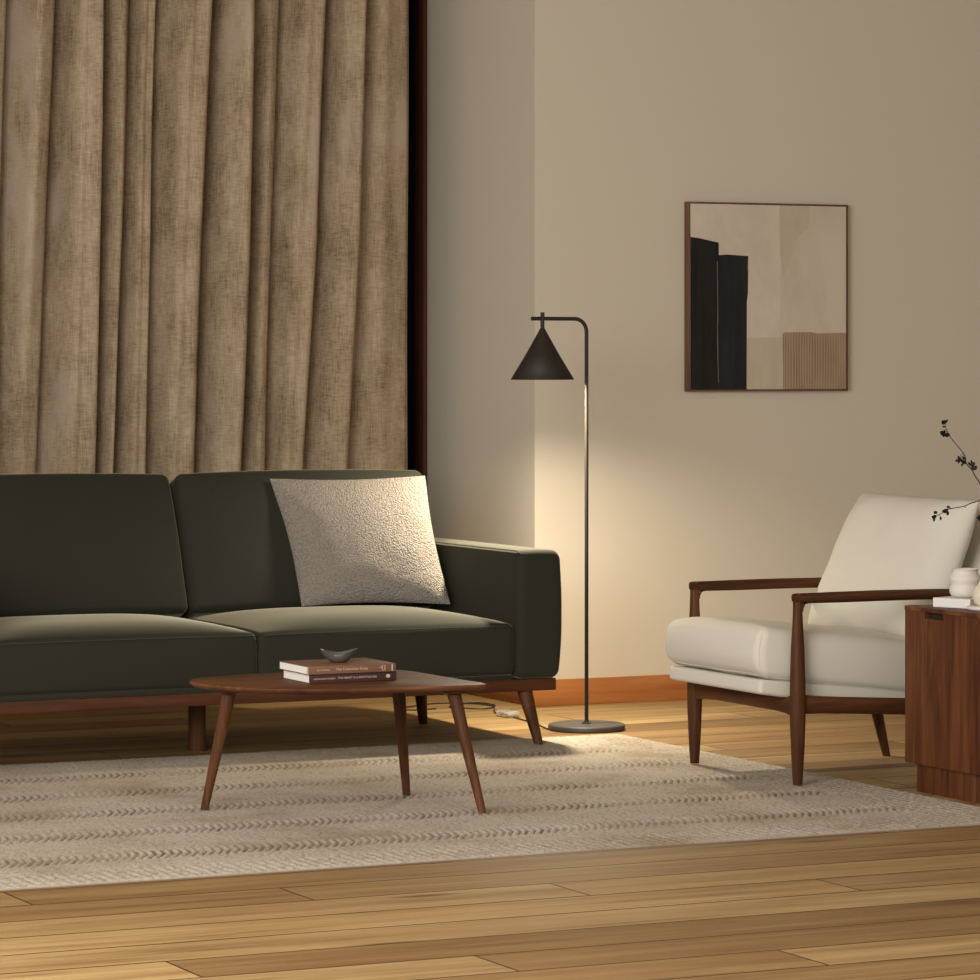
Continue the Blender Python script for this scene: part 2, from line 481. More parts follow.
# hem was built in room coordinates: bring it under the curtain's origin
# (obj() already subtracts the thing's location)
b = B(); tube(b, [(-2.75, CY - .03, 2.93), (.12, CY - .03, 2.93)], .012, 14)
single('curtain_rod', b, M['metal'], 'dark rod carrying the brown linen curtain under the ceiling', 'curtain rod', (-1.3, CY - .03, 2.93))

# ------------------------------------------------------------------ rug
b = B()
x0, x1, y0, y1, zt = -3.75, -.03, -2.850, -.305, .0060
nx = int((x1 - x0) / .0052)
xs = [x0 + (x1 - x0) * i / nx for i in range(nx + 1)]
ny = int((y1 - y0) / .0088)
ys = [y0 + (y1 - y0) * i / ny for i in range(ny + 1)]
BANDS = [-.735 - .427 * i for i in range(5)]
def rug_height(x, y):
    n1 = mnoise.noise(V((x * 95, y * 70, 0)))
    n2 = mnoise.noise(V((x * 210, y * 150, 4)))
    h = .0030 * n1 + .0024 * n2; gap_shade = 0.0
    yw = y + .010 * mnoise.noise(V((x * 6, y * 2, 9)))
    if x > -.27 or y < -2.67:
        wv_ = math.sin(2 * PI * x / .030 + (PI if int(math.floor(y / .026)) % 2 else 0)) * math.sin(2 * PI * y / .052)
        h += .0016 * wv_
        if wv_ < -.25: gap_shade = .75 * min(1, (-wv_ - .25) * 2) * (.6 + .6 * mnoise.noise(V((x * 14, y * 14, 2))))
    elif y < -.42:
        for yb in BANDS:
            d = yw - yb
            if abs(d) < .078:
                sh = .22 * d if d > 0 else .62 * d
                ph = (x - sh) / .0235
                zg = math.sin(2 * PI * ph)
                ed = min(1, (.078 - abs(d)) / .02)
                h += .0032 * zg * ed
                if zg < -.15: gap_shade = ed * min(1, (-zg - .15) * 1.9) * max(.12, min(1, .62 + .9 * mnoise.noise(V((x * 5, y * 5, 7))) + .5 * mnoise.noise(V((x * 40, y * 9, 5)))))
    if gap_shade < .3 and n1 + n2 < -.22: gap_shade = max(gap_shade, min(.62, (-.22 - n1 - n2) * 1.5))
    return max(-.0045, min(.0040, h)), gap_shade
gl = b.verts.layers.float.new('gap_shade')
rows = []
for x in xs:
    row = []
    for y in ys:
        e = min(x - x0, x1 - x, y - y0, y1 - y)
        h, g = rug_height(x, y)
        k_ = min(1, e / .012)
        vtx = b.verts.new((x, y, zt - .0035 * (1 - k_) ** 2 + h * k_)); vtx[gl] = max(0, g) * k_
        row.append(vtx)
    rows.append(row)
grid_faces(b, rows)
rim = [rows[i][0] for i in range(len(rows))] + rows[-1][1:] + [rows[i][-1] for i in range(len(rows) - 2, -1, -1)] + rows[0][-2:0:-1]
low = [b.verts.new((q.co.x, q.co.y, 0)) for q in rim]
for q in rim + low: q[gl] = .6  # edge faces coloured darker for the shade line along the rug
for i in range(len(rim)):
    i2 = (i + 1) % len(rim); b.faces.new((rim[i], low[i], low[i2], rim[i2]))
b.faces.new(low)
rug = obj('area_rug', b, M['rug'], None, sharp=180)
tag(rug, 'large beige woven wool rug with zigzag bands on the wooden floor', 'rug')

# ------------------------------------------------------------------ sofa
sofa = thing('sofa', 'olive green velvet sofa with walnut legs in front of the curtain', 'sofa', (-1.44, 0, 0))
XM, XA, XO = -1.425, -.499, -.335       # middle, inner face of the arm, outer face
def seat_cushion(xa, xb):
    w_, d_, h_ = xb - xa, .76, .172
    t = rbox(w_, d_, h_, .022, (26, 22, 5), 4)
    def f(x, y, z):
        a, c = 2 * x / w_, 2 * y / d_
        e = max(0, (1 - abs(a) ** 3.2)) * max(0, (1 - abs(c) ** 3.6))
        if z > 0: z += .040 * e ** .8 * min(1, z / (h_ * .4))
        y -= .012 * (1 - a * a) * (1 if c < -.5 else 0) * (abs(c) - .5) * 2 * (1 - (2 * z / h_) ** 2 if abs(z) < h_ / 2 else 0)
        x += .004 * math.copysign(1, a) * (1 - min(1, (2 * z / h_) ** 2)) * abs(a) ** 6
        return (x, y, z)
    deform(t, f)
    bmesh.ops.translate(t, verts=t.verts, vec=((xa + xb) / 2, -.455 + d_ / 2, .235 + h_ / 2))
    o = obj('seat_cushion', t, M['green'], sofa)
    t = B()
    r_ = .02; z = .235 + h_ - .008; y = -.455
    path = [(xa + .004, .25, z)] + [(xa + .004, y + r_, z), (xa + r_ * .35, y + r_ * .35, z), (xa + r_, y - .001, z)]
    for i in range(1, 20):
        x = xa + r_ + (xb - xa - 2 * r_) * i / 20; a = 2 * (x - (xa + xb) / 2) / w_
        path.append((x, y - .0015 - .001 * (1 - a * a), z + .003 * (1 - a * a)))
    path += [(xb - r_, y - .001, z), (xb - r_ * .35, y + r_ * .35, z), (xb - .004, y + r_, z), (xb - .004, .25, z)]
    tube(t, path, .0019, 6)
    obj('piping', t, M['piping'], o)
seat_cushion(-2.372, XM - .004); seat_cushion(XM + .004, XA - .003)
def back_cushion(xa, xb):
    w_, h_, d_ = xb - xa, .50, .17
    t = rbox(w_, d_, h_, .028, (24, 6, 22), 5)
    def f(x, y, z):
        a, c = 2 * x / w_, 2 * z / h_
        e = max(0, (1 - abs(a) ** 3)) * max(0, (1 - abs(c) ** 3))
        if y < 0: y -= .035 * e
        z += .010 * (1 - a * a) * (1 if c > .8 else 0) * (c - .8) * 5
        x -= (.010 * math.copysign(1, a) * max(0, c) ** 2) * abs(a) ** 4
        if xb > -.6 and a > 0: x += .030 * a * max(0, min(1, (c + .5) / .9))
        an = math.radians(-21)
        y2 = y * math.cos(an) - z * math.sin(an); z2 = y * math.sin(an) + z * math.cos(an)
        return (x, y2, z2)
    deform(t, f)
    bmesh.ops.translate(t, verts=t.verts, vec=((xa + xb) / 2, .315, .642))
    obj('back_cushion', t, M['green'], sofa)
back_cushion(-2.372, XM - .003); back_cushion(XM + .003, XA - .002)
for sx in (1, -1):
    mir = lambda x: x if sx == 1 else 2 * XM - x
    xa, xb = sorted((mir(XA), mir(XO)))
    w_, d_, h_ = xb - xa, .96, .428
    t = rbox(w_, d_, h_, .028, (8, 22, 14), 5)
    def f(x, y, z):
        c = 2 * z / h_; a = 2 * x / w_
        out = 1 if (a * sx) > 0 else 0
        x += sx * out * abs(a) ** 2 * (.008 * (1 - c * c) - .006 * max(0, -c) ** 3)
        z += .004 * (1 - a * a) * (1 if c > .7 else 0)
        y -= .004 * (1 - c * c) * (1 if y < -.3 else 0)
        return (x, y, z)
    deform(t, f)
    bmesh.ops.translate(t, verts=t.verts, vec=((xa + xb) / 2, -.473 + d_ / 2, .222 + h_ / 2))
    o = obj('armrest', t, M['green'], sofa)
    t = B()
    xi = mir(XA) + sx * .010
    tube(t, [(xi, .42, .650), (xi, -.44, .650), (xi + sx * .006, -.468, .640)] , .0019, 6)
    obj('piping', t, M['piping'], o)
# upholstered deck, shell behind the cushions, timber rail
b = B(); box(b, 2 * XM - XA + .006, XA - .006, -.447, .45, .2215, .237, .004); obj('seat_deck', b, M['green'], sofa)
t = rbox(XA - (2 * XM - XA) - .01, .07, .56, .02, (20, 3, 10), 4)
bmesh.ops.translate(t, verts=t.verts, vec=(XM, .475, .238 + .28)); obj('back_shell', t, M['green'], sofa)
b = B()
xl, xr = 2 * XM - XO + .014, XO - .014
box(b, xl, xr, -.458, -.425, .181, .2212, .003); box(b, xl, xr, .44, .473, .181, .2212, .003)
box(b, xr - .033, xr, -.425, .44, .181, .2212, .002); box(b, xl, xl + .033, -.425, .44, .181, .2212, .002)
box(b, XM - .03, XM + .03, -.425, .44, .183, .2205, .002)
obj('base_rail', b, M['rail'], sofa)
def taper_leg(bm, top, bot, r0, r1, n=18, ex=2.0, steps=6):
    secs = []
    for i in range(steps + 1):
        t = i / steps; r = r0 + (r1 - r0) * t
        secs.append((V(bot) * t + V(top) * (1 - t), (r, 0, 0), (0, r, 0)))
    sweep(bm, secs, n, ex)
for (tx, ty, bx, by, bz) in ((-.452, -.425, -.437, -.500, .0098), (-.512, .290, -.476, .335, .0)):
    for sx in (1, -1):
        mir = lambda x: x if sx == 1 else 2 * XM - x
        b = B(); taper_leg(b, (mir(tx), ty, .1815), (mir(bx), by, bz), .0265, .0155)
        obj('leg', b, M['walnut_z'], sofa)
b = B(); taper_leg(b, (-1.515, -.135, .184), (-1.515, -.135, 0), .026, .0255, 20, 4)
obj('middle_leg', b, M['walnut_z'], sofa)
b = B(); box(b, -1.56, -1.47, -.425, .44, .183, .2205, .002); obj('cross_rail', b, M['rail'], sofa)

# throw pillow leaning on the right-hand back cushion
TL, TR, BL, BR = (-1.088, .285, .882), (-.545, .165, .888), (-1.035, .120, .444), (-.530, -.015, .444)
t = pillow(TL, TR, BL, BR, .085, 44, .055, 2.2, .60, .004, 3, (-.3, -1, .3))
ctr = V((-.78, .1, .43))
single('throw_pillow', t, M['boucle'], 'square cream boucle throw pillow leaning in the right corner of the green sofa', 'pillow', ctr, sharp=180)

# ------------------------------------------------------------------ coffee table
tab = thing('coffee_table', 'low walnut coffee table with rounded three-cornered top on the rug', 'coffee table', (-1.64, -1.66, .0098))
ctl = [(-2.055, -1.495), (-2.005, -1.408), (-1.93, -1.366), (-1.716, -1.338), (-1.50, -1.350), (-1.390, -1.380), (-1.343, -1.46), (-1.333, -1.626),
       (-1.325, -1.80), (-1.318, -1.905), (-1.335, -1.948), (-1.385, -1.955), (-1.58, -1.935), (-1.79, -1.893), (-1.965, -1.775), (-2.045, -1.62)]
out = catmull([(x, y, 0) for x, y in ctl], 6, True)
b = B(); prism(b, out, .354, .3705, .003, .014)
obj('table_top', b, M['table'], tab, sharp=50)
for top, bot in (((-1.975, -1.600, .3425), (-2.035, -1.559, .0098)), ((-1.402, -1.885, .3425), (-1.351, -1.965, .0098)), ((-1.428, -1.558, .3425), (-1.378, -1.507, .0098))):
    b = B(); taper_leg(b, top, bot, .0205, .0115, 20)
    lg = obj('leg', b, M['walnut_z'], tab)
    b = B(); lathe(b, (top[0], top[1], 0), [(0, .339), (.021, .339), (.038, .3455), (.042, .3545), (0, .3545)], 24)
    obj('leg_bracket', b, M['walnut_x'], lg)

# books
def text_mesh(s, size, font_w=1.0):
    c = bpy.data.curves.new('lettering', 'FONT'); c.body = s; c.size = size; c.space_character = 1.0; c.extrude = .0002
    o = bpy.data.objects.new('lettering', c); COL.objects.link(o)
    dg = bpy.context.evaluated_depsgraph_get(); dg.update()
    me = bpy.data.meshes.new_from_object(o.evaluated_get(dg))
    bm = bmesh.new(); bm.from_mesh(me); bpy.data.meshes.remove(me)
    bpy.data.objects.remove(o); bpy.data.curves.remove(c)
    w_ = max(v.co.x for v in bm.verts) - min(v.co.x for v in bm.verts)
    mnx = min(v.co.x for v in bm.verts)
    for v in bm.verts: v.co.x -= mnx
    return bm, w_
def spine_text(parent, s, x, z, y, length, height, mat):
    bm, w_ = text_mesh(s, height / .70)
    k_ = length / w_
    for v in bm.verts: v.co = V((x + v.co.x * k_, y - .0003 - v.co.z, z + v.co.y))
    return obj('spine_lettering', bm, mat, parent, smooth=False)
def book(name, label, x0, x1, y0, y1, z0, z1, cov, hb):
    r = thing(name, label, 'book', ((x0 + x1) / 2, (y0 + y1) / 2, z0), 'books on the coffee table')
    c = .0020
    b = B(); box(b, x0, x1, y0 + .0012, y1, z0, z0 + c, .0006); box(b, x0, x1, y0 + .0012, y1, z1 - c, z1, .0006)
    box(b, x0, x1, y0, y0 + .004, z0, z1, .0012)
    obj('cover', b, cov, r)
    b = B(); box(b, x0 + .0012, x1 - .0015, y0 + .0042, y1 - .004, z0 + c, z1 - c); obj('pages', b, M['page'], r, smooth=False)
    if hb:
        b = B(); box(b, x0 - .0004, x0 + .004, y0 + .0003, y0 + .010, z0 + .001, z1 - .001, .0008); obj('headband', b, M['cream'], r)
        b = B(); box(b, x1 - .014, x1 - .010, y0 - .0005, y0 + .0005, z0 + .002, z1 - .002); obj('spine_band', b, M['ink'], r, smooth=False)
    return r
lo = book('book', 'dark maroon book with pale spine title, lower of the two on the table', -1.768, -1.496, -1.697, -1.500, .360, .3860, M['cov2'], False)
spine_text(lo, 'ALEXANDER ROBERT', -1.755, .3702, -1.697, .068, .0042, M['ink'])
spine_text(lo, 'THE HEART IS A BONTTILE SEA', -1.680, .3702, -1.697, .122, .0058, M['ink'])
b = B()
for k_ in range(1):
    lathe(b, (0, 0, 0), [(0, 0), (.0055, 0), (.0055, .0006), (0, .0006)], 18)
for v in b.verts: v.co = V((-1.523 + v.co.x * 1.2, -1.6972 - v.co.z, .3733 + v.co.y))
obj('spine_emblem', b, M['ink'], lo, smooth=False)
up = book('book', 'tan book with small grey bowl on it, upper of the two on the table', -1.776, -1.502, -1.706, -1.490, .3860, .4095, M['cov1'], True)
spine_text(up, 'JAN DEEVER', -1.748, .3955, -1.706, .040, .0042, M['ink'])
spine_text(up, 'The Cubansion Essay', -1.690, .3955, -1.706, .100, .0072, M['ink'])
spine_text(up, 'nb', -1.555, .3975, -1.706, .010, .0045, M['ink'])
b = B(); box(b, -1.538, -1.536, -1.7066, -1.7055, .390, .4065); box(b, -1.546, -1.544, -1.7066, -1.7055, .390, .4065); box(b, -1.546, -1.536, -1.7066, -1.7055, .390, .3915); obj('spine_band', b, M['ink'], up, smooth=False)

# small wavy bowl
b = B(); n = 48; C = V((-1.635, -1.60, .4096)); prof = [(0, 0), (.018, 0), (.030, .0035), (.040, .011), (.047, .020), (.052, .030)]
inn = [(.050, .0305), (.044, .0205), (.037, .013), (.026, .008), (0, .006)]
rows = []
for r, z in prof + inn:
    row = []
    for k_ in range(n):
        a = 2 * PI * k_ / n
        g = (r / .052) ** 2
        lift = .0075 * g * (math.cos(2 * (a - math.radians(-24))) + .15 * math.cos(a))
        rr = r * .95 * (1 + .10 * g * math.cos(2 * (a - math.radians(-24))))
        row.append(b.verts.new(C + V((rr * math.cos(a), rr * math.sin(a), z * 1.12 + lift - .002 * g))))
    rows.append(row)
grid_faces(b, rows, closed_v=True)
b.faces.new(rows[0][::-1]) if False else None
bmesh.ops.remove_doubles(b, verts=b.verts, dist=1e-6)
bowl_o = single('bowl', b, M['stone'], 'small grey wavy-rimmed bowl on top of the two stacked books', 'bowl', C, sharp=70)

# ------------------------------------------------------------------ floor lamp
lamp = thing('floor_lamp', 'black floor lamp with cone shade on a bent pole by the picture wall', 'floor lamp', (0, 0, 0))
SX, SZ = -.172, 1.222
b = B(); lathe(b, (0, 0, 0), [(0, 0), (.128, 0), (.134, .003), (.1345, .016), (.132, .0195), (.128, .021), (0, .022)], 72); obj('base', b, M['metalbase'], lamp, sharp=60)
b = B(); lathe(b, (0, 0, .0215), [(0, 0), (.017, 0), (.017, .004), (.009, .0055), (.0075, .012), (0, .012)], 28); obj('collar', b, M['metal'], lamp)
b = B(); pts = [(0, 0, .024), (0, 0, .4), (0, 0, .8), (0, 0, 1.20), (0, 0, 1.385)]
for i in range(1, 9):
    a = PI / 2 * i / 8; pts.append((-.046 * (1 - math.cos(a)), 0, 1.387 + .046 * math.sin(a)))
pts += [(-.12, 0, 1.433), (SX, 0, 1.433), (-.214, 0, 1.433)]
tube(b, pts, .0068, 18); obj('pole', b, M['metal'], lamp)
b = B(); tube(b, [(SX, 0, 1.392), (SX, 0, 1.455)], .0072, 16); obj('shade_rod', b, M['metal'], lamp)
b = B(); lathe(b, (SX, 0, SZ), [(.1105, 0), (.0560, .0905), (.0075, .178), (0, .180)], 72); sh = obj('lamp_shade', b, M['metal'], lamp)
md = sh.modifiers.new('t', 'SOLIDIFY'); md.thickness = .0015; md.offset = -1
b = B(); lathe(b, (SX, 0, SZ), [(.1079, .0006), (.0545, .0880), (.010, .1700)], 72); obj('shade_lining', b, M['shadein'], sh)
b = B(); lathe(b, (SX, 0, SZ + .058), [(0, 0), (.012, .003), (.021, .012), (.024, .024), (.020, .036), (.012, .046), (.010, .062), (0, .062)], 28); obj('bulb', b, M['bulb'], lamp)
# cable with its clear foot switch
cb = catmull([(-.128, .045, .004), (-.105, .14, .0035), (-.076, .249, .0035), (-.061, .40, .0035), (-.052, .47, .004)], 6)
b = B(); tube(b, cb, .0024, 8)
cb2 = catmull([(-.052, .56, .004), (-.035, .66, .0035), (.03, .80, .0035), (.085, .92, .0035), (.06, 1.02, .0035), (-.03, .99, .0035), (-.10, .90, .0035), (-.02, .80, .0035), (.06, .86, .0035), (.03, 1.0, .0035), (-.08, 1.06, .0035), (-.21, 1.0, .0035), (-.30, .93, .0035), (-.26, .86, .0035), (-.17, .88, .0035)], 8)
tube(b, cb2, .0024, 8); obj('power_cord', b, M['cable'], lamp)
b = B(); t = rbox(.055, .10, .024, .010, (5, 8, 2), 4); bmesh.ops.translate(t, verts=t.verts, vec=(-.052, .515, .0125)); merge(b, t)
fs = obj('foot_switch', b, M['clear'], lamp)

lamp.location += V((-.047, -.095, 0))
SX, SY = SX - .047, -.095

# ------------------------------------------------------------------ picture
AX0, AX1, AZ0, AZ1, AF = .794, 1.498, 1.169, 1.889, .689
pic = thing('wall_picture', 'framed abstract painting of black, cream and tan blocks on the wall', 'picture', ((AX0 + AX1) / 2, YW, (AZ0 + AZ1) / 2))
b = B(); e = .0065
box(b, AX0, AX0 + e, AF, YW, AZ0, AZ1, .001); box(b, AX1 - e, AX1, AF, YW, AZ0, AZ1, .001)
box(b, AX0 + e, AX1 - e, AF, YW, AZ0, AZ0 + e, .001); box(b, AX0 + e, AX1 - e, AF, YW, AZ1 - e, AZ1, .001)
obj('picture_frame', b, M['artframe'], pic)
cx0, cx1, cz0, cz1 = AX0 + e + .002, AX1 - e - .001, AZ0 + e + .001, AZ1 - e - .001
W_, H_ = cx1 - cx0, cz1 - cz0
b = B()
def poly(pts, y, mi):
    vs = [b.verts.new((cx0 + (p[0] - 90) / 742 * W_, AF + y, cz1 - (p[1] - 62) / 870 * H_)) for p in pts]
    f = b.faces.new(vs); f.material_index = mi
box(b, cx0, cx1, AF + .003, YW - .004, cz0, cz1)
poly([(512, 62), (832, 62), (832, 670), (512, 670), (508, 655), (514, 560), (516, 180)], .0026, 1)
poly([(510, 62), (655, 62), (655, 100), (648, 170), (600, 210), (560, 330), (530, 400), (514, 300)], .0024, 2)
poly([(352, 690), (528, 686), (528, 932), (352, 932)], .0026, 2)
poly([(525, 672), (532, 663), (660, 661), (690, 667), (832, 664), (832, 932), (528, 932)], .0022, 5)
poly([(218, 302), (260, 298), (362, 304), (360, 480), (355, 520), (354, 932), (216, 932)], .0022, 4)
poly([(90, 218), (130, 223), (222, 243), (223, 330), (219, 560), (220, 932), (90, 932)], .0019, 3)
poly([(213, 330), (217, 330), (220, 600), (218, 640), (222, 900), (219, 900), (214, 700), (216, 520)], .0016, 6)
poly([(358, 318), (361, 318), (360, 375), (357, 375)], .0016, 6)
bmesh.ops.recalc_face_normals(b, faces=b.faces)
obj('canvas', b, [P_cream, P_beige, P_sand, P_black, P_black2, P_tan, P_line], pic, smooth=False)

# ------------------------------------------------------------------ armchair
ch = thing('armchair', 'walnut framed armchair with ivory cushions at the edge of the rug', 'armchair', (.1, -1.525, 0))
YL, YR = -1.207, -1.846
for yy in (YL, YR):
    s = -1 if yy == YR else 1
    # front post: slim at the foot, full at the rail, slim under the arm
    b = B(); prof = [(.0098, .0135), (.05, .0160), (.12, .0195), (.19, .0220), (.25, .0228), (.32, .0222), (.42, .0195), (.50, .0150), (.545, .0135), (.568, .0140), (.580, .0150), (.5855, .012), (.587, .006)]
    secs = []
    for z, r in prof:
        lean = 0
        secs.append(((-.236 + lean, yy, z), (r * 1.02, 0, 0), (0, r, 0)))
    sweep(b, secs, 22, 2.4); obj('front_leg', b, M['walnut_z'], ch)
    # armrest
    b = B(); secs = []
    for x, z, hw, hh in ((-.2508, .5735, .0115, .0085), (-.2495, .573, .0140, .0125), (-.243, .572, .0155, .0148), (-.20, .5715, .0180, .0155), (-.10, .5715, .0215, .0165), (.06, .572, .026, .0165), (.25, .571, .025, .016), (.42, .568, .022, .0145), (.525, .565, .018, .012)):
        secs.append(((x, yy, z), (0, hw, 0), (0, 0, hh)))
    sweep(b, secs, 22, 2.8); obj('armrest', b, M['walnut_x'], ch)
    # webbed corner under the arm, as in the photograph's small fillet
    b = B(); secs = []
    for t in range(7):
        a = PI / 2 * t / 6; R = .03
        secs.append(((-.224 + R * (1 - math.cos(a)) - .004, yy, .560 - R + R * math.sin(a)), (.010 * math.sin(a) ** 0 * .9, 0, .006), (0, .013, 0)))
    sweep(b, secs, 14, 2.2); obj('corner_fillet', b, M['walnut_z'], ch)
    # rear leg
    b = B(); secs = []
    for x, z, r in ((.472, 0, .0125), (.456, .06, .0155), (.436, .14, .019), (.414, .22, .021), (.405, .26, .021)):
        secs.append(((x, yy - s * .012, z), (r, 0, 0), (0, r, 0)))
    sweep(b, secs, 20, 2.2); obj('rear_leg', b, M['walnut_z'], ch)
    # back upright
    b = B(); secs = []
    for x, z, r in ((.392, .20, .018), (.46, .40, .018), (.53, .57, .018), (.585, .69, .016), (.612, .745, .014)):
        secs.append(((x, yy - s * .004, z), (r * .8, 0, 0), (0, r, 0)))
    sweep(b, secs, 18, 2.6); obj('back_upright', b, M['walnut_z'], ch)
    # side rail
    b = B(); secs = []
    for i in range(9):
        t = i / 8; x = -.225 + .63 * t
        zc = .251 - .036 * t; hh = .0255 + .004 * (abs(2 * t - 1) ** 6)
        secs.append(((x, yy - s * .004, zc), (0, .013, 0), (0, 0, hh)))
    sweep(b, secs, 16, 4); obj('side_rail', b, M['walnut_x'], ch)
b = B(); secs = []
for i in range(15):
    t = i / 14; y = YR + .012 + (YL - YR - .024) * t
    e = abs(2 * t - 1) ** 8
    secs.append(((-.234, y, .248 - .006 * e), (.0125, 0, 0), (0, 0, .0255 + .007 * e)))
sweep(b, secs, 16, 4); obj('front_rail', b, M['walnut_y'], ch)
b = B(); secs = []
for i in range(5):
    y = YR + .01 + (YL - YR - .02) * i / 4; secs.append(((.396, y, .222), (.012, 0, 0), (0, 0, .024)))
sweep(b, secs, 16, 4); obj('back_rail', b, M['walnut_y'], ch)
def tilt(t, cx, cy, cz, deg):
    a = math.radians(deg); ca, sa = math.cos(a), math.sin(a)
    for v in t.verts:
        x, z = v.co.x, v.co.z
        v.co = V((cx + x * ca + z * sa, v.co.y + cy, cz - x * sa + z * ca))
# upholstered platform
t = rbox(.72, .575, .050, .012, (10, 10, 3), 4)
def f(x, y, z):
    fr = max(0, min(1, (-.30 - x) / .06))
    return (x, y, z + (.006 * fr if z < 0 else 0))
deform(t, f); tilt(t, .016, -1.517, .2715, 4.9); obj('seat_platform', t, M['white'], ch)
# seat cushion, boxed and well filled
w_, d_, h_ = .80, .600, .156
t = rbox(w_, d_, h_, .028, (22, 20, 6), 6)
def f(x, y, z):
    a, c, e = 2 * x / w_, 2 * y / d_, 2 * z / h_
    q = max(0, 1 - abs(a) ** 3) * max(0, 1 - abs(c) ** 3)
    if z > 0: z += .024 * q ** .8
    fr = max(0, -a) ** 8
    x -= .022 * fr * (1 - e * e if abs(e) < 1 else 0) * (1 - .5 * c * c)
    if a < -.4: z += .006 * ((-a - .4) / .6) ** 1.5
    x += .045 * max(0, -a) ** 2 * max(0, -e) ** 2 * .5
    y += math.copysign(.012, c) * abs(c) ** 8 * max(0, 1 - e * e) * (1 - abs(a) ** 4)
    z -= .022 * max(0, -a) ** 3 * max(0, c) ** 3 * max(0, min(1, .5 + e * .6))
    n_ = mnoise.noise(V((x * 7, y * 7, 1.3))) * .004
    return (x, y, z + n_ * q ** .3)
fseat = f
deform(t, f); tilt(t, .051, -1.512, .3560, 7.0); sc_o = obj('seat_cushion', t, M['white'], ch, sharp=180)
# sewn edges: up the front corners and around the lower edge
t = B()
def edge_pts(lst, out=.0015):
    bb = bmesh.new()
    for p in lst: bb.verts.new(fseat(*p))
    tilt(bb, .051, -1.512, .3560, 7.0)
    r_ = [v.co.copy() for v in bb.verts]; bb.free(); return r_
hx, hy, hz, rr_ = w_ / 2, d_ / 2, h_ / 2, .028
q_ = rr_ * .29
for sy in (-1, 1):
    tube(t, edge_pts([(-hx + q_, sy * (hy - q_), -hz + .02 + (2 * hz - .04) * i / 8) for i in range(9)]), .0016, 6)
low = [(hx - .05 - (2 * hx - .1) * i / 14, -hy + q_, -hz + q_) for i in range(15)] + [(-hx + .012, -hy + .012, -hz + .012)] + [(-hx + q_, -hy + .05 + (2 * hy - .1) * i / 12, -hz + q_) for i in range(13)]
tube(t, edge_pts(low), .0018, 6)
obj('piping', t, M['white'], sc_o)
def seam(pts, parent):
    b = B(); tube(b, pts, .0022, 6); return obj('seam', b, M['white'], parent)
# back cushion
t = pillow((.372, -1.235, .862), (.450, -1.795, .852), (.165, -1.225, .430), (.268, -1.815, .410), .082, 44, .02, 4.2, .55, .006, 9, (-1, -.1, .5), .9)
obj('back_cushion', t, M['white'], ch, sharp=180)
# upholstered back pad between the uprights
t = rbox(.05, .59, .52, .02, (3, 12, 14), 4)
def f(x, y, z):
    return (x - .012 * (1 - (y / .295) ** 2), y, z)
deform(t, f); tilt(t, .487, -1.524, .60, 23.7); obj('back_pad', t, M['white'], ch)

# ------------------------------------------------------------------ cabinet
cab = thing('side_cabinet', 'low walnut side cabinet with cut-out handle beside the armchair', 'cabinet', (.21, -2.295, 0))
CX0, CX1, CY0, CY1, CZ0, CZ1 = .006, .426, -2.487, -2.060, .086, .5540
def rrect(x0, x1, y0, y1, r, n=6):
    o = []
    for cx, cy, a0 in ((x1 - r, y1 - r, 0), (x0 + r, y1 - r, 90), (x0 + r, y0 + r, 180), (x1 - r, y0 + r, 270)):
        for k_ in range(n + 1):
            a = math.radians(a0 + 90 * k_ / n); o.append((cx + r * math.cos(a), cy + r * math.sin(a)))
    return o
def slab(bm, outl, z0, z1):
    lo_ = [bm.verts.new((x, y, z0)) for x, y in outl]; hi = [bm.verts.new((x, y, z1)) for x, y in outl]
    m = len(outl)
    for i in range(m): bm.faces.new((lo_[i], lo_[(i + 1) % m], hi[(i + 1) % m], hi[i]))
    bm.faces.new(lo_[::-1]); bm.faces.new(hi)
b = B(); slab(b, rrect(CX0 + .0195, CX1, CY0, CY1, .004), CZ0, CZ1 - .0125); obj('body', b, M['cab'], cab)
b = B(); slab(b, rrect(CX0 + .001, CX1, CY0, CY1, .012), CZ1 - .012, CZ1); obj('cabinet_top', b, M['table'], cab)
# door front with rounded ends and a slot cut near its upper edge
b = B(); HY0, HY1, HZ0, HZ1 = -2.282, -2.180, .5225, .5413
ys = [CY1 - .018 * (1 - math.cos(math.radians(a))) for a in range(0, 91, 15)]
prof = [(CX0 + .018 * (1 - math.sin(math.radians(a))), CY1 - .018 * (1 - math.cos(math.radians(a)))) for a in range(0, 91, 15)]
prof += [(CX0, HY1), (CX0, HY0)]
prof += [(CX0 + .018 * (1 - math.sin(math.radians(a))), CY0 + .018 * (1 - math.cos(math.radians(a)))) for a in range(90, -1, -15)]
zs = [CZ0, HZ0, HZ1, CZ1 - .0126]
fr = [[b.verts.new((x, y, z)) for x, y in prof] for z in zs]
bk = [[b.verts.new((CX0 + .0190, y, z)) for x, y in prof] for z in zs]
hi_ = [i for i, p in enumerate(prof[:-1]) if abs(prof[i][1] - HY1) < 1e-6 and abs(prof[i + 1][1] - HY0) < 1e-6][0]
for i in range(3):
    for j in range(len(prof) - 1):
        if i == 1 and j == hi_: continue
        b.faces.new((fr[i][j], fr[i][j + 1], fr[i + 1][j + 1], fr[i + 1][j])); b.faces.new((bk[i][j], bk[i + 1][j], bk[i + 1][j + 1], bk[i][j + 1]))
for r0, r1 in ((fr[0], bk[0]), (fr[3], bk[3])):
    for j in range(len(prof) - 1):
        try: b.faces.new((r0[j], r0[j + 1], r1[j + 1], r1[j]))
        except ValueError: pass
j = hi_
b.faces.new((fr[1][j], fr[1][j + 1], bk[1][j + 1], bk[1][j])); b.faces.new((fr[2][j], fr[2][j + 1], bk[2][j + 1], bk[2][j]))
b.faces.new((fr[1][j], fr[2][j], bk[2][j], bk[1][j])); b.faces.new((fr[1][j + 1], fr[2][j + 1], bk[2][j + 1], bk[1][j + 1]))
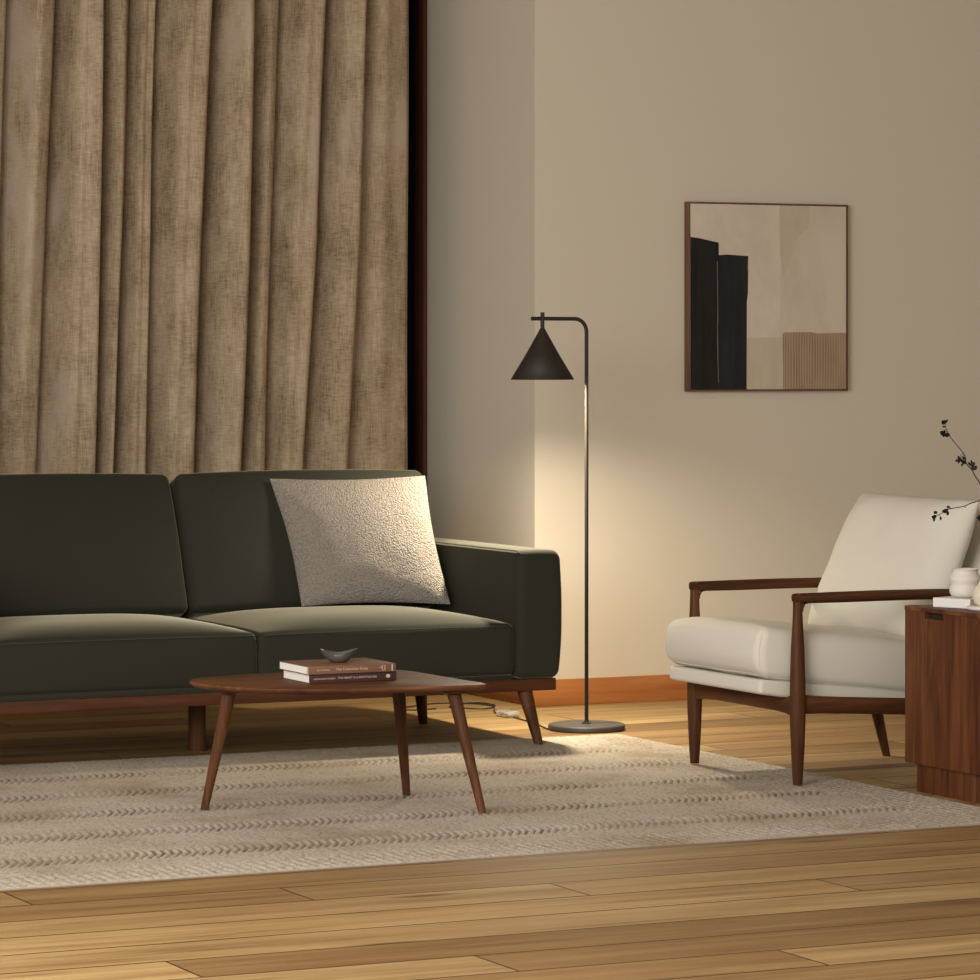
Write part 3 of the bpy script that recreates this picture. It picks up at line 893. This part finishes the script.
dr = obj('door', b, M['cab'], cab, sharp=50)
b = B(); box(b, CX0 + .0192, CX0 + .0194, HY0 - .003, HY1 + .003, HZ0 - .003, HZ1 + .003); obj('slot_shade_sheet', b, M['dark'], dr, smooth=False)  # thin dark sheet painted in for the shade inside the slot
b = B(); slab(b, rrect(.022, .36, CY0 + .058, CY1 - .050, .004), 0, CZ0 - .0003); obj('plinth', b, M['cab'], cab)

# white book, ribbed vase, cream vase with twigs
wb = thing('book', 'white book under the ribbed white vase on the walnut cabinet', 'book', (.15, -2.17, CZ1))
dv = V((.36, -.933, 0)).normalized(); pv = V((.933, .36, 0)).normalized(); P0 = V((.057, -2.148, CZ1 + .0003))
def oblong(bm, a0, a1, p0, p1, z0, z1):
    vs = []
    for z in (z0, z1):
        for a, p in ((a0, p0), (a1, p0), (a1, p1), (a0, p1)): vs.append(bm.verts.new(P0 + dv * a + pv * p + V((0, 0, z))))
    for q in ((0, 1, 2, 3), (4, 5, 6, 7), (0, 1, 5, 4), (1, 2, 6, 5), (2, 3, 7, 6), (3, 0, 4, 7)): bm.faces.new([vs[i] for i in q])
b = B(); oblong(b, 0, .135, 0, .004, 0, .027); oblong(b, 0, .135, .004, .18, 0, .003); oblong(b, 0, .135, .004, .18, .024, .027); obj('cover', b, M['wbook'], wb, smooth=False)
b = B(); oblong(b, .003, .132, .0045, .175, .0032, .0238); obj('pages', b, M['page'], wb, smooth=False)
VC = (.152, -2.176, CZ1 + .0276)
b = B(); lathe(b, VC, [(0, 0), (.030, 0), (.040, .004), (.0455, .013), (.0470, .022), (.0455, .031), (.0425, .038), (.0415, .042), (.0440, .048), (.0465, .056), (.0462, .064), (.0430, .071), (.0388, .077), (.0372, .082), (.0385, .088), (.0405, .0915), (.0395, .0925), (.0370, .090), (.0350, .083), (.036, .076), (.042, .062), (.042, .020), (.03, .008), (0, .007)], 64)
for q in b.verts: q.co.z = VC[2] + (q.co.z - VC[2]) * .92
single('vase', b, M['ceram'], 'short ribbed white vase standing on the white book', 'vase', VC, sharp=70)
KC = (.135, -2.325, CZ1)
b = B(); lathe(b, KC, [(0, 0), (.060, 0), (.064, .003), (.064, .008), (.061, .0105), (0, .0105)], 56)
single('coaster', b, M['ceram'], 'round pale stone coaster under the cream vase on the cabinet', 'coaster', KC, sharp=60)
BC = (.135, -2.325, CZ1 + .0107)
b = B(); lathe(b, BC, [(0, 0), (.030, 0), (.040, .008), (.046, .024), (.046, .038), (.040, .052), (.030, .064), (.024, .078), (.022, .100), (.024, .122), (.027, .128), (.024, .128), (.019, .118), (.019, .08), (.03, .055), (.035, .03), (.02, .008), (0, .008)], 56)
single('vase', b, M['ceram2'], 'round bellied cream vase with narrow neck on the stone coaster', 'vase', BC, sharp=70)

# twigs (their own thing: standing in the cream vase)
FPX, HZN, CXP, HC = 3600.0, 357.0, 490.0, 1.3
TH = math.radians(25.8); CAM = V((-5.816621, -11.256225, HC))
def pt(u, v, y):
    """room point on the plane y, along the line of sight of one spot in the photograph (for measuring)"""
    X = (u - CXP) / FPX
    d = V((X * math.cos(TH) + math.sin(TH), -X * math.sin(TH) + math.cos(TH), -(v - HZN) / FPX))
    return CAM + d * ((y - CAM.y) / d.y)
def leaf(bm, base, dr_, L, wd):
    dr_ = V(dr_).normalized(); sd = dr_.cross(V((.435, .9, .25))).normalized(); up_ = dr_.cross(sd).normalized()
    rows = []
    for i in range(6):
        t = i / 5; w_ = wd * math.sin(PI * min(1, t * .97 + .03)) ** .8
        rows.append([bm.verts.new(V(base) + dr_ * L * t + sd * w_ * q + up_ * (.002 * abs(q) + .003 * math.sin(t * 2))) for q in (-1, 0, 1)])
    grid_faces(bm, rows)
def branch(label, path, leaves, y, mouth):
    st = thing('twig', label, 'twig', mouth)
    mouth = V(mouth) + V((.007 * math.cos(len(path) * 2.1), .007 * math.sin(len(path) * 2.1), 0))
    pts = [mouth + V((0, 0, -.08)), mouth] + [pt(u, v, y + dy) for u, v, dy in path]
    cp = catmull(pts, 6); nn_ = len(cp)
    b = B(); tube(b, cp, [.0021 - .0012 * i / nn_ for i in range(nn_)], 7)
    for (u, v, u2, v2, big) in leaves:                       # leaf stalks
        p = pt(u, v, y); c_ = min(cp, key=lambda q: (q - p).length)
        if (p - c_).length > .0015: tube(b, [c_, (c_ + p) / 2 + V((0, 0, .0008)), p], .0007, 5)
    obj('stem', b, M['twig'], st)
    for (u, v, u2, v2, big) in leaves:
        p = pt(u, v, y); q = pt(u2, v2, y + random.uniform(-.012, .012))
        b = B(); L = (q - p).length
        leaf(b, p, q - p, L, L * (.40 if big else .24))
        if big: leaf(b, p, (q - p) + V((.004, -.004, .004)), L * .8, L * .33)
        lf = obj('leaf', b, M['leaf'], st)
        m2 = lf.modifiers.new('t', 'SOLIDIFY'); m2.thickness = .0006
mouth = V((BC[0], BC[1], BC[2] + .125))
branch('taller dark twig rising from the cream vase with small leaves', [(984, 497, .01), (974, 474, 0), (972, 470, 0), (966.5, 463.5, 0), (965, 456, 0), (961, 450, 0), (955, 443, 0), (949.5, 435.5, 0), (945.5, 427, 0), (945.4, 423, .0)],
       [(945.4, 423, 941, 420.3, 1), (945.6, 422.5, 947.5, 418.5, 0), (945.5, 426.5, 942, 426, 0), (949.3, 435.5, 943.5, 433, 0), (944.5, 433.5, 939.5, 431.3, 1), (944.2, 433, 944.6, 429, 0), (945, 434.5, 941, 435.3, 0),
        (966.4, 463.4, 960, 459.5, 0), (960.5, 459.8, 956.3, 459.8, 1), (959, 459, 957.8, 455, 0), (957, 459.5, 954, 460.5, 0), (963, 463.8, 959.7, 464.8, 0), (964.8, 459.5, 962.2, 455.5, 0),
        (972, 471, 972.8, 465.5, 0), (972.5, 469.5, 976.8, 465.3, 1), (970.5, 465.5, 974.8, 462, 1), (972, 464, 971, 460, 0), (971, 466, 969, 462.8, 0)], BC[1], mouth)
branch('lower dark twig leaning left from the cream vase across the ivory chair cushion', [(990, 492, .01), (980, 500, 0), (975, 502, 0), (970, 503.5, 0), (964, 506.3, 0), (952, 508.5, 0), (947, 510, 0), (941, 513.8, 0), (936, 516, 0), (932, 516.4, 0)],
       [(947.5, 510.3, 942, 511, 1), (942.5, 510, 944, 512.5, 1), (948, 510.5, 947.3, 514.4, 0), (948.8, 507, 946, 505, 0), (936.5, 515.6, 931.8, 517.5, 1), (934, 518, 933.4, 522.3, 0), (940.5, 517, 939.2, 521, 0), (936.7, 512.8, 932.8, 510.4, 0), (935.5, 516.2, 930.5, 516.4, 0), (952, 508.6, 950.5, 507.6, 0), (964.5, 506.3, 963.6, 507.6, 0)], BC[1], mouth)
branch('short dark twig with a green leaf beside the ivory chair cushion', [(988, 530, .01), (984, 518, 0), (980, 517, 0)], [(983, 517, 976, 517.4, 1), (984, 519, 978, 520.5, 1)], BC[1], mouth)

for o_ in (tab, lo, up, bowl_o): o_.location += V((-.045, -.096, 0))
for o_ in (lo, up, bowl_o): o_.location += V((-.01, -.022, .0106))
ch.location += V((-.018, -.036, 0))

# ------------------------------------------------------------------ light
lp = bpy.data.lights.new('lamp_glow', 'AREA'); lp.shape = 'DISK'; lp.size = .10; lp.energy = 31; lp.spread = 2.72; lp.color = (1, .88, .67)
lo_ = bpy.data.objects.new('lamp_glow', lp); COL.objects.link(lo_); lo_.location = (SX, SY, SZ + .026)
ar = bpy.data.lights.new('left_fill', 'AREA'); ar.shape = 'RECTANGLE'; ar.size = 2.6; ar.size_y = 2.0; ar.energy = 250; ar.color = (1, .97, .92)  # added soft fill from the front left, no window stands there
ao = bpy.data.objects.new('left_fill', ar); COL.objects.link(ao); ao.location = (-5.2, -5.6, 2.1)
ao.rotation_euler = (V((.1, -1.2, .6)) - ao.location).to_track_quat('-Z', 'Y').to_euler()
wd = bpy.data.worlds.new('room_air'); scene.world = wd; wd.use_nodes = True
bg = wd.node_tree.nodes['Background']; bg.inputs[0].default_value = (1.0, .98, .935, 1); bg.inputs[1].default_value = 1.05

# ------------------------------------------------------------------ camera
cam = bpy.data.cameras.new('camera'); co = bpy.data.objects.new('camera', cam); COL.objects.link(co)
co.location = CAM; co.rotation_euler = (PI / 2, 0, -TH)
cam.sensor_width = 36; cam.lens = FPX / 980 * 36; cam.shift_y = -(490 - HZN) / 980
cam.clip_end = 100
scene.camera = co
vs = scene.view_settings
vs.view_transform = 'Standard'; vs.look = 'None'; vs.gamma = 1; vs.use_curve_mapping = False; vs.exposure = 0
